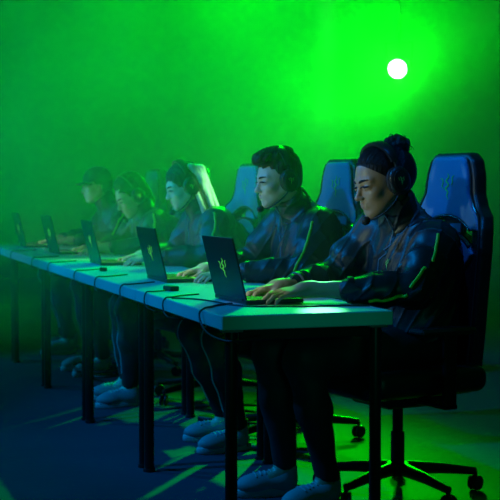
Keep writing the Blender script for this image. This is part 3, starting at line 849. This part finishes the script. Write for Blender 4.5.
HAIRCUT = [ell((-.022, 0, .046), (.102, .083, .094)), ell((-.035, 0, -.005), (.080, .080, .075), k=.02),
           ell((.105, 0, -.028), (.090, .10, .088), k=.012, op='s'), rbox((0, 0, -.16), (.3, .3, .085), .01, k=.02, op='s')]

persons = []
# 1: hair bun, tan skin, turned a little to the camera
c1 = base_cfg(stripe=False, vox=.0034, seed=1.3, skin='skin_tan', lips='lips_tan', hrot=(R3(3), .27, R3(5)), hs=1.04, jaw=1.02, logo=(.20, .09, .875), cuffL=.62, cuffR=.7,
              J=dict(chest=(-.02, 0, .86), head=(.143, .03, 1.170), neck=(.03, .01, 1.035), shL=(.005, .185, .945), elL=(.125, .265, .79), wrL=(.487, .115, .79), wrR=(.50, -.10, .785), anL=(.40, .12, .09)), pipeL=[[(.035, .26, .99), (.06, .30, .945), (.08, .31, .894)], [(.11, .31, .885), (.145, .32, .846), (.175, .31, .80)], [(.178, .30, .778), (.205, .30, .765), (.24, .26, .765), (.285, .22, .77)]], fL=(1, -.05, -.12))
r1, P1 = make_person(c1)
def bun_curls():
    rn = random.Random(21); out = []
    for i in range(95):
        z_ = rn.uniform(-.6, 1); a = rn.uniform(0, 2*PI); h_ = math.sqrt(1-z_*z_); d = np.array((h_*math.cos(a), h_*math.sin(a), z_))
        c = np.array((-.098, 0, .108))+d*np.array((.041, .042, .035))*rn.uniform(.92, 1.12)
        t = np.cross(d, (rn.uniform(-1, 1), rn.uniform(-1, 1), rn.uniform(-1, 1))); t = t/np.linalg.norm(t)*.010
        out.append(cap(c-t, c+t, rn.uniform(.0045, .0075), k=.005))
    return out
HP1 = [ell((-.018, 0, .046), (.099, .079, .090)), ell((-.040, 0, .0), (.078, .076, .075), k=.02), ell((.124, 0, -.030), (.083, .095, .092), k=.008, op='s'),
          rbox((0, 0, -.16), (.3, .3, .09), .01, k=.02, op='s'),
          ell((-.095, 0, .03), (.050, .066, .075), k=.03), ell((-.098, 0, .106), (.040, .042, .036), k=.014)]+bun_curls()
h1 = hair(P1, HP1, M['hair_black'], None, .0030)
paths = []
rs = random.Random(8)
for i in range(170):
    f_ = -1+2*(i+rs.random())/170; a_ = f_*1.75
    st = np.array((-.015+.10*math.cos(a_)+rs.uniform(-.004, .004), .085*math.sin(a_), .098-.085*f_*f_+rs.uniform(-.003, .004))); en = np.array((-.085, .018*math.sin(a_), .085)); c0_ = np.array((-.02, 0, .03))
    row = []
    for k in range(9):
        t = k/8; v = (st-c0_)*(1-t)+(en-c0_)*t; Ln = np.linalg.norm(st-c0_)*(1-t)+np.linalg.norm(en-c0_)*t; row.append(c0_+v/np.linalg.norm(v)*Ln)
    paths.append(row)
strands(P1, HP1, paths, M['hair_black'], h1, 'combed_strands', .0013)
rn = random.Random(4); fz = MB(); HR1 = Matrix(P1['HR'].tolist()); o1_ = V(P1['hc'].tolist())
for i in range(90):       # loose curls round the bun and the back of the head
    z_ = rn.uniform(-.5, 1); a = rn.uniform(0, 2*PI); h_ = math.sqrt(1-z_*z_); d = V((h_*math.cos(a), h_*math.sin(a), z_))
    c = V((-.098, 0, .108)) if i < 70 else V((-.05, 0, .045)); rad = V((.043, .044, .037)) if i < 70 else V((.098, .075, .080))
    if i >= 70 and d.x > -.1: continue
    p = c+V((d.x*rad.x, d.y*rad.y, d.z*rad.z)); q = [p]; dd = d.copy(); tw = V((rn.uniform(-1, 1), rn.uniform(-1, 1), rn.uniform(-1, 1))).normalized()
    for k in range(6):
        dd = (dd+tw.cross(dd)*.55).normalized(); p = p+dd*.0045; q.append(p)
    fz.tube([o1_+HR1 @ (v*P1['hs']) for v in q], .0009, 4)
fz.build('loose_curls', M['hair_black'], h1)
# 2: short dark hair swept up, pale, in profile
c2 = base_cfg(vox=.0036, seed=4.1, hrot=(R3(0), .16, R3(3)), hs=1.0, logo=(.24, .10, .905), J=dict(chest=(-.01, 0, .86), head=(.150, 0, 1.182), neck=(.03, 0, 1.045), shL=(.02, .185, .975), knL=(.475, .12, .50), knR=(.505, -.13, .505), anL=(.385, .12, .09), anR=(.355, -.13, .09)), pipeL=[[(.08, .24, 1.0), (.111, .27, .969), (.141, .30, .906), (.168, .30, .833), (.184, .28, .776)]],
              fL=(1, -.1, -.10))
r2, P2 = make_person(c2)
HP2 = [ell((-.020, 0, .048), (.100, .080, .093)), ell((-.040, 0, .0), (.072, .077, .072), k=.02), ell((.108, 0, -.032), (.086, .094, .088), k=.006, op='s'), rbox((0, 0, -.16), (.3, .3, .095), .01, k=.02, op='s'),
          ell((.045, 0, .122), (.056, .060, .026), k=.02, Rm=rot(ry=.15)), ell((.078, 0, .108), (.030, .050, .024), k=.015), ell((-.02, 0, .125), (.06, .062, .026), k=.03)]
h2 = hair(P2, HP2, M['hair_brown'], lambda q: .003*np.sin(q[..., 0]*120+2.5*np.sin(q[..., 1]*60)+q[..., 2]*90)*np.clip((q[..., 2]-.04)*15, 0.2, 1)+.0016*np.sin(q[..., 1]*230+q[..., 0]*160), .0034)
paths = []
rs = random.Random(9)
for i in range(190):
    y_ = rs.uniform(-.058, .058); x0 = rs.uniform(-.06, .095); L_ = rs.uniform(.035, .06); row = []
    for k in range(6):
        t = k/5; row.append((x0+.012-L_*t, y_*(1+.1*t)+.004*math.sin(9*t+i), .150-.3*max(x0-L_*t-.05, 0)+.0*t))
    paths.append(row)
strands(P2, HP2, paths, M['hair_brown'], h2, 'combed_strands', .0015, .0022)
# 3: long straight dark hair, backlight painted in as pale locks
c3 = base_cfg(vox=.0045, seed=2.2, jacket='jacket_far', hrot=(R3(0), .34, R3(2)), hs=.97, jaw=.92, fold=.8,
              J=dict(chest=(.02, 0, .84), neck=(.10, 0, 1.02), head=(.215, 0, 1.155), shL=(.08, .165, .965), shR=(.10, -.165, .965), elL=(.14, .23, .79), elR=(.20, -.23, .79), wrL=(.40, .10, .785), wrR=(.42, -.10, .785),
                     knL=(.54, .10, .52), knR=(.52, -.12, .52), anL=(.53, .08, .09), anR=(.50, -.16, .09)))
r3, P3 = make_person(c3)
hair(P3, [ell((-.018, 0, .046), (.104, .086, .094)), ell((.112, 0, -.036), (.080, .082, .094), k=.006, op='s'),
          cap((-.030, .072, .03), (-.045, .082, -.16), .026, .020, k=.03), cap((-.030, -.072, .03), (-.045, -.082, -.16), .026, .020, k=.03),
          cap((-.085, .04, .03), (-.105, .050, -.19), .036, .026, k=.04), cap((-.085, -.04, .03), (-.105, -.050, -.19), .036, .026, k=.04), cap((-.090, 0, .03), (-.115, 0, -.2), .04, .028, k=.04)],
     M['hair_brown'], strandy(260, 14, .0022), .004, lo=(-.24, -.2, -.34))
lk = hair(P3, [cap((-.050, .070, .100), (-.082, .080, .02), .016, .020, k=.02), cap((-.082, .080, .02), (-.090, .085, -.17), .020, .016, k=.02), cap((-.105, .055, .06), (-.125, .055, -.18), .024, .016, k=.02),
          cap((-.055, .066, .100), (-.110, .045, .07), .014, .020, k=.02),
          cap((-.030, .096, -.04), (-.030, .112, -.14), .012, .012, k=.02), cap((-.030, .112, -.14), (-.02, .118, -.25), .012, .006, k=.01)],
     M['hair_backlight'], strandy(260, 14, .0018), .004, lo=(-.24, -.2, -.34), name='painted_backlight_locks')
# 4: head bowed low
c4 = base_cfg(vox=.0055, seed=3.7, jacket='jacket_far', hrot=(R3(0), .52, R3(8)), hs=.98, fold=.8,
              J=dict(chest=(.03, 0, .83), neck=(.14, 0, .985), head=(.235, 0, 1.095), shL=(.12, .175, .93), shR=(.14, -.175, .93), elL=(.16, .25, .79), elR=(.24, -.25, .79), wrL=(.42, .10, .785), wrR=(.45, -.10, .785),
                     anL=(.44, .10, .09)))
r4, P4 = make_person(c4)
hair(P4, HAIRCUT+[ell((-.02, 0, .11), (.08, .07, .036), k=.03), cap((-.03, .074, .02), (-.045, .078, -.06), .018, .012, k=.02), cap((-.08, 0, 0), (-.10, 0, -.09), .05, .03, k=.03)], M['hair_brown'], strandy(200, 50, .003), .005)
# 5: cap
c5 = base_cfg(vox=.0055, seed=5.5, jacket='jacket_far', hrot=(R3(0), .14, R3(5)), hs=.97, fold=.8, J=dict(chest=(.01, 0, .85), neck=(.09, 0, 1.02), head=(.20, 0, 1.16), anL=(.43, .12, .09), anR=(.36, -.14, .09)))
r5, P5 = make_person(c5)
hair(P5, HAIRCUT, M['hair_brown'], strandy(200, 50, .0015), .005)
cp = hair(P5, [ell((-.014, 0, .052), (.108, .090, .092)), rbox((0, 0, -.13), (.3, .3, .165), .004, k=.006, op='s'), ell((-.014, 0, .035), (.099, .083, .085), k=.004, op='s')], M['cap'], None, .0035, name='cap')
br = hair(P5, [fn(lambda P: P[..., 0]*0+1, (0, 0, 0), .01)], M['cap'], None, .02) if False else None
m = MB(); vs = []; fs = []; HRm = Matrix(P5['HR'].tolist()); o5 = V(P5['hc'].tolist())
for j in range(6):
    for i in range(13):
        a = (i/12-.5)*2.1; r0 = .088+.075*j/5*(math.cos(a*.8)**.8)
        for t_ in (0,):
            vs.append(o5+HRm @ V((r0*math.cos(a)-.006, r0*.86*math.sin(a), .040-.010*j/5-.022*(math.sin(a)**2))))
n0 = len(vs); vs += [v+HRm @ V((0, 0, .004)) for v in vs]
for j in range(5):
    for i in range(12):
        a = j*13+i; fs.append((a, a+13, a+14, a+1)); fs.append((n0+a, n0+a+1, n0+a+14, n0+a+13))
rim = [i for i in range(13)]+[j*13+12 for j in range(1, 6)]+[5*13+i for i in range(11, -1, -1)]+[j*13 for j in range(4, 0, -1)]
for k in range(len(rim)):
    a, b = rim[k], rim[(k+1) % len(rim)]; fs.append((a, b, n0+b, n0+a))
m.add(vs, fs).build('brim', M['cap'], cp, smooth=True)

PL = [('person with curly hair in a bun, dark track jacket with lime piping, typing', .900, .500, R3(4)),
      ('person with short dark hair swept up, dark zip jacket, in profile', .905, 1.60, R3(2)),
      ('person with long hair, dark, with backlight painted into the locks past the headset, typing', .885, 2.87, 0),
      ('person in a dark jacket with head bowed low over the laptop, hazy', .905, 4.10, 0),
      ('person wearing a dark baseball cap, farthest along the tables in the haze', .890, 5.25, 0)]
HL = ['black headset with microphone on the player with the hair bun', 'black headset with foam tipped microphone on the short haired player', 'black headset over the long hair with painted backlight',
      'hazy black headset on the player bowing the head', 'far headset worn over the cap']
for (lab, X, Y, rz), r_, P_, hl_ in zip(PL, (r1, r2, r3, r4, r5), (P1, P2, P3, P4, P5), HL):
    place(r_, X, Y, rz); tag(r_, lab, 'person', 'players seated behind the laptops')
    if r_ is not r5: make_headset(P_, (X, Y, 0), PI+rz, hl_, glow=(r_ is r4), top=.1415 if r_ is r1 else .151)
# ------------------------------------------------------------------ stage lamp and its rig; coloured lights and added fills
def lookat(o, tgt):
    d = (V(tgt)-o.location).normalized(); o.rotation_euler = d.to_track_quat('-Z', 'Y').to_euler()
def spot(name, loc, tgt, col, power, ang, blend=.4, size=.1):
    l = bpy.data.lights.new(name, 'SPOT'); l.energy = power; l.color = col; l.spot_size = math.radians(ang); l.spot_blend = blend; l.shadow_soft_size = size
    o = bpy.data.objects.new(name, l); COL.objects.link(o); o.location = loc; lookat(o, tgt); return o
LP = V((3.70, 6.79, 2.19))            # the lamp seen at the top of the photograph
d = (V((.2, 1.2, .8))-LP).normalized()
R = d.to_track_quat('Z', 'Y').to_matrix()
root = empty('stage_lamp', LP); tag(root, 'bright green stage spotlight hanging high behind the players', 'stage light')
MB().lathe([(.03, -.30), (.075, -.28), (.085, -.20), (.085, -.05), (.10, -.045), (.10, 0), (.085, .0), (.085, -.03), (.0, -.03)][:7], R=R, n=28).build('housing', M['black_metal'], root, smooth=True)
MB().lathe([(.078, -.006), (.078, .001), (.05, .008), (.01, .011)], R=R, n=28).build('lens', M['lens'], root, smooth=True)
MB().tube([R @ V((.105, 0, -.13)), V((0, 0, 0))+R @ V((.12, 0, -.13))+V((0, 0, .22)), R @ V((-.12, 0, -.13))+V((0, 0, .22)), R @ V((-.105, 0, -.13))], .008, 8).build('yoke', M['black_metal'], root, smooth=True)
c_ = R @ V((0, 0, -.13))
MB().tube([c_+V((0, 0, .22)), c_+V((0, 0, .80))], .012, 8).build('drop_pole', M['black_metal'], root, smooth=True)

GREEN = (.0, 1, .0); CYAN = (.0, .35, 1)
k1 = spot('green_key', LP+d*.05, (.2, 1.8, 1.85), GREEN, 2400, 48, .8, .07)
k5 = spot('green_spill', LP+d*.05, (1.8, .8, 4.4), GREEN, 600, 92, 1, .07)
k4 = spot('green_back_light', (2.6, 6.0, 4.2), (.25, 2.3, .9), GREEN, 1500, 30, .6, .05)
k2 = spot('green_flood', (5.2, 11.6, 4.3), (-3, 8.5, 2.1), GREEN, 2300, 66, .8, .3)
k3 = spot('green_flood', (-5.5, 10.0, 2.0), (4, 10, 3.8), GREEN, 1050, 56, .8, .3)
k6 = spot('added_desk_patch_spot', (2.2, 4.6, 3.4), (.37, .07, .74), (.15, 1, .35), 3200, 1.7, .8, .03)  # unseen narrow spot added for the hot patch on the near table
k7 = spot('added_hair_spot', (3.0, .9, 2.8), (.76, 2.9, 1.10), (.25, 1, .42), 1500, 5.0, .6, .04)  # unseen spot added to brighten the third player's back locks
f6 = spot('added_teal_fill', (-.5, -3.4, 1.1), (.35, .0, .72), (0, 1, .62), 30, 13, .7, .2)  # unseen fill added to lift the near table end
b4 = spot('blue_top_light', (.1, -.6, 3.8), (1.08, .42, 1.05), (.0, .22, 1), 150, 12, .6, .05)
b1 = spot('blue_key', (-3.2, 1.2, 4.2), (.85, 1.6, 1.0), (.0, .30, 1), 520, 52, .5, .08)
b2 = spot('blue_key', (-3.4, 4.6, 3.5), (.85, 1.7, 1.0), (.0, .30, 1), 400, 34, .5, .08)
b3 = spot('blue_key', (-3.6, 6.0, 2.2), (.3, 4.2, .85), (.0, .40, 1), 330, 40, .6, .08)
f1 = spot('added_face_fill', (-3.2, -.2, 1.75), (.75, .50, 1.13), (.75, 1, .72), 130, 8.5, .8, .12)  # added unseen spots, one per face, for the two nearest players
f3 = spot('added_face_fill', (-3.2, 1.2, 1.8), (.75, 1.58, 1.15), (.72, 1, .62), 60, 9, .8, .12)
f4 = spot('added_hand_fill', (-.9, .4, 3.3), (.33, .48, .79), (.85, 1, .8), 46, 7, .6, .06)  # added steep spots, no fixture, to brighten the typing hands
f5 = spot('added_hand_fill', (-.9, 1.6, 3.3), (.38, 1.66, .79), (.85, 1, .8), 38, 7, .6, .06)
f2 = spot('added_soft_fill', (-3.2, 4.4, 1.8), (.7, 4.4, 1.15), (.3, 1, .6), 24, 30, .7, .2)  # added fill without a fixture, lifts the far faces

# ------------------------------------------------------------------ smoke
def haze(dens):
    m = bpy.data.materials.new('stage smoke'); m.use_nodes = True; nt = m.node_tree; nt.nodes.clear()
    out = nt.nodes.new('ShaderNodeOutputMaterial'); vs = nt.nodes.new('ShaderNodeVolumeScatter')
    vs.inputs['Color'].default_value = (.95, .95, .95, 1); vs.inputs['Anisotropy'].default_value = .35
    tc = nt.nodes.new('ShaderNodeTexCoord'); n = nt.nodes.new('ShaderNodeTexNoise'); n.inputs['Scale'].default_value = .55; n.inputs['Detail'].default_value = 3; n.inputs['Distortion'].default_value = .8
    nt.links.new(tc.outputs['Object'], n.inputs['Vector'])
    mr = nt.nodes.new('ShaderNodeMapRange'); mr.inputs[1].default_value = .35; mr.inputs[2].default_value = .68; mr.inputs[3].default_value = dens*.25; mr.inputs[4].default_value = dens*1.9
    nt.links.new(n.outputs['Fac'], mr.inputs[0]); sx = nt.nodes.new('ShaderNodeSeparateXYZ'); nt.links.new(tc.outputs['Object'], sx.inputs[0])
    my = nt.nodes.new('ShaderNodeMapRange'); my.inputs[1].default_value = .2; my.inputs[2].default_value = 5.5; my.inputs[3].default_value = .35; my.inputs[4].default_value = 1.2
    mu = nt.nodes.new('ShaderNodeMath'); mu.operation = 'MULTIPLY'; nt.links.new(sx.outputs['Y'], my.inputs[0])
    nt.links.new(mr.outputs[0], mu.inputs[0]); nt.links.new(my.outputs[0], mu.inputs[1]); nt.links.new(mu.outputs[0], vs.inputs['Density'])
    nt.links.new(vs.outputs[0], out.inputs['Volume']); return m
hz = MB().add([(-6, 6.5, .45), (-1.1, 6.5, .45), (-.9, .15, .45), (9.4, .15, .45), (9.4, 12.9, .45), (-6, 12.9, .45), (-6, 6.5, 5), (-1.1, 6.5, 5), (-.9, .15, 5), (9.4, .15, 5), (9.4, 12.9, 5), (-6, 12.9, 5)],
     [(5, 4, 3, 2, 1, 0), (6, 7, 8, 9, 10, 11)]+[(k, (k+1) % 6, (k+1) % 6+6, k+6) for k in range(6)]).build('smoke', haze(.042))
tag(hz, 'green lit stage smoke hanging behind the players', 'smoke', kind='stuff')

w = bpy.data.worlds.new('world'); S.world = w; w.use_nodes = True
w.node_tree.nodes['Background'].inputs[0].default_value = (.0, .10, .03, 1); w.node_tree.nodes['Background'].inputs[1].default_value = .24
S.view_settings.view_transform = 'Standard'; S.view_settings.look = 'None'; S.view_settings.exposure = 0; S.view_settings.gamma = 1
try: S.view_settings.use_curve_mapping = False
except Exception: pass
S.cycles.volume_bounces = 1; S.cycles.volume_step_rate = 2.5; S.cycles.volume_max_steps = 128
S.cycles.use_denoising = True
S.cycles.max_bounces = 6; S.cycles.diffuse_bounces = 3; S.cycles.glossy_bounces = 3
S.cycles.sample_clamp_indirect = 5
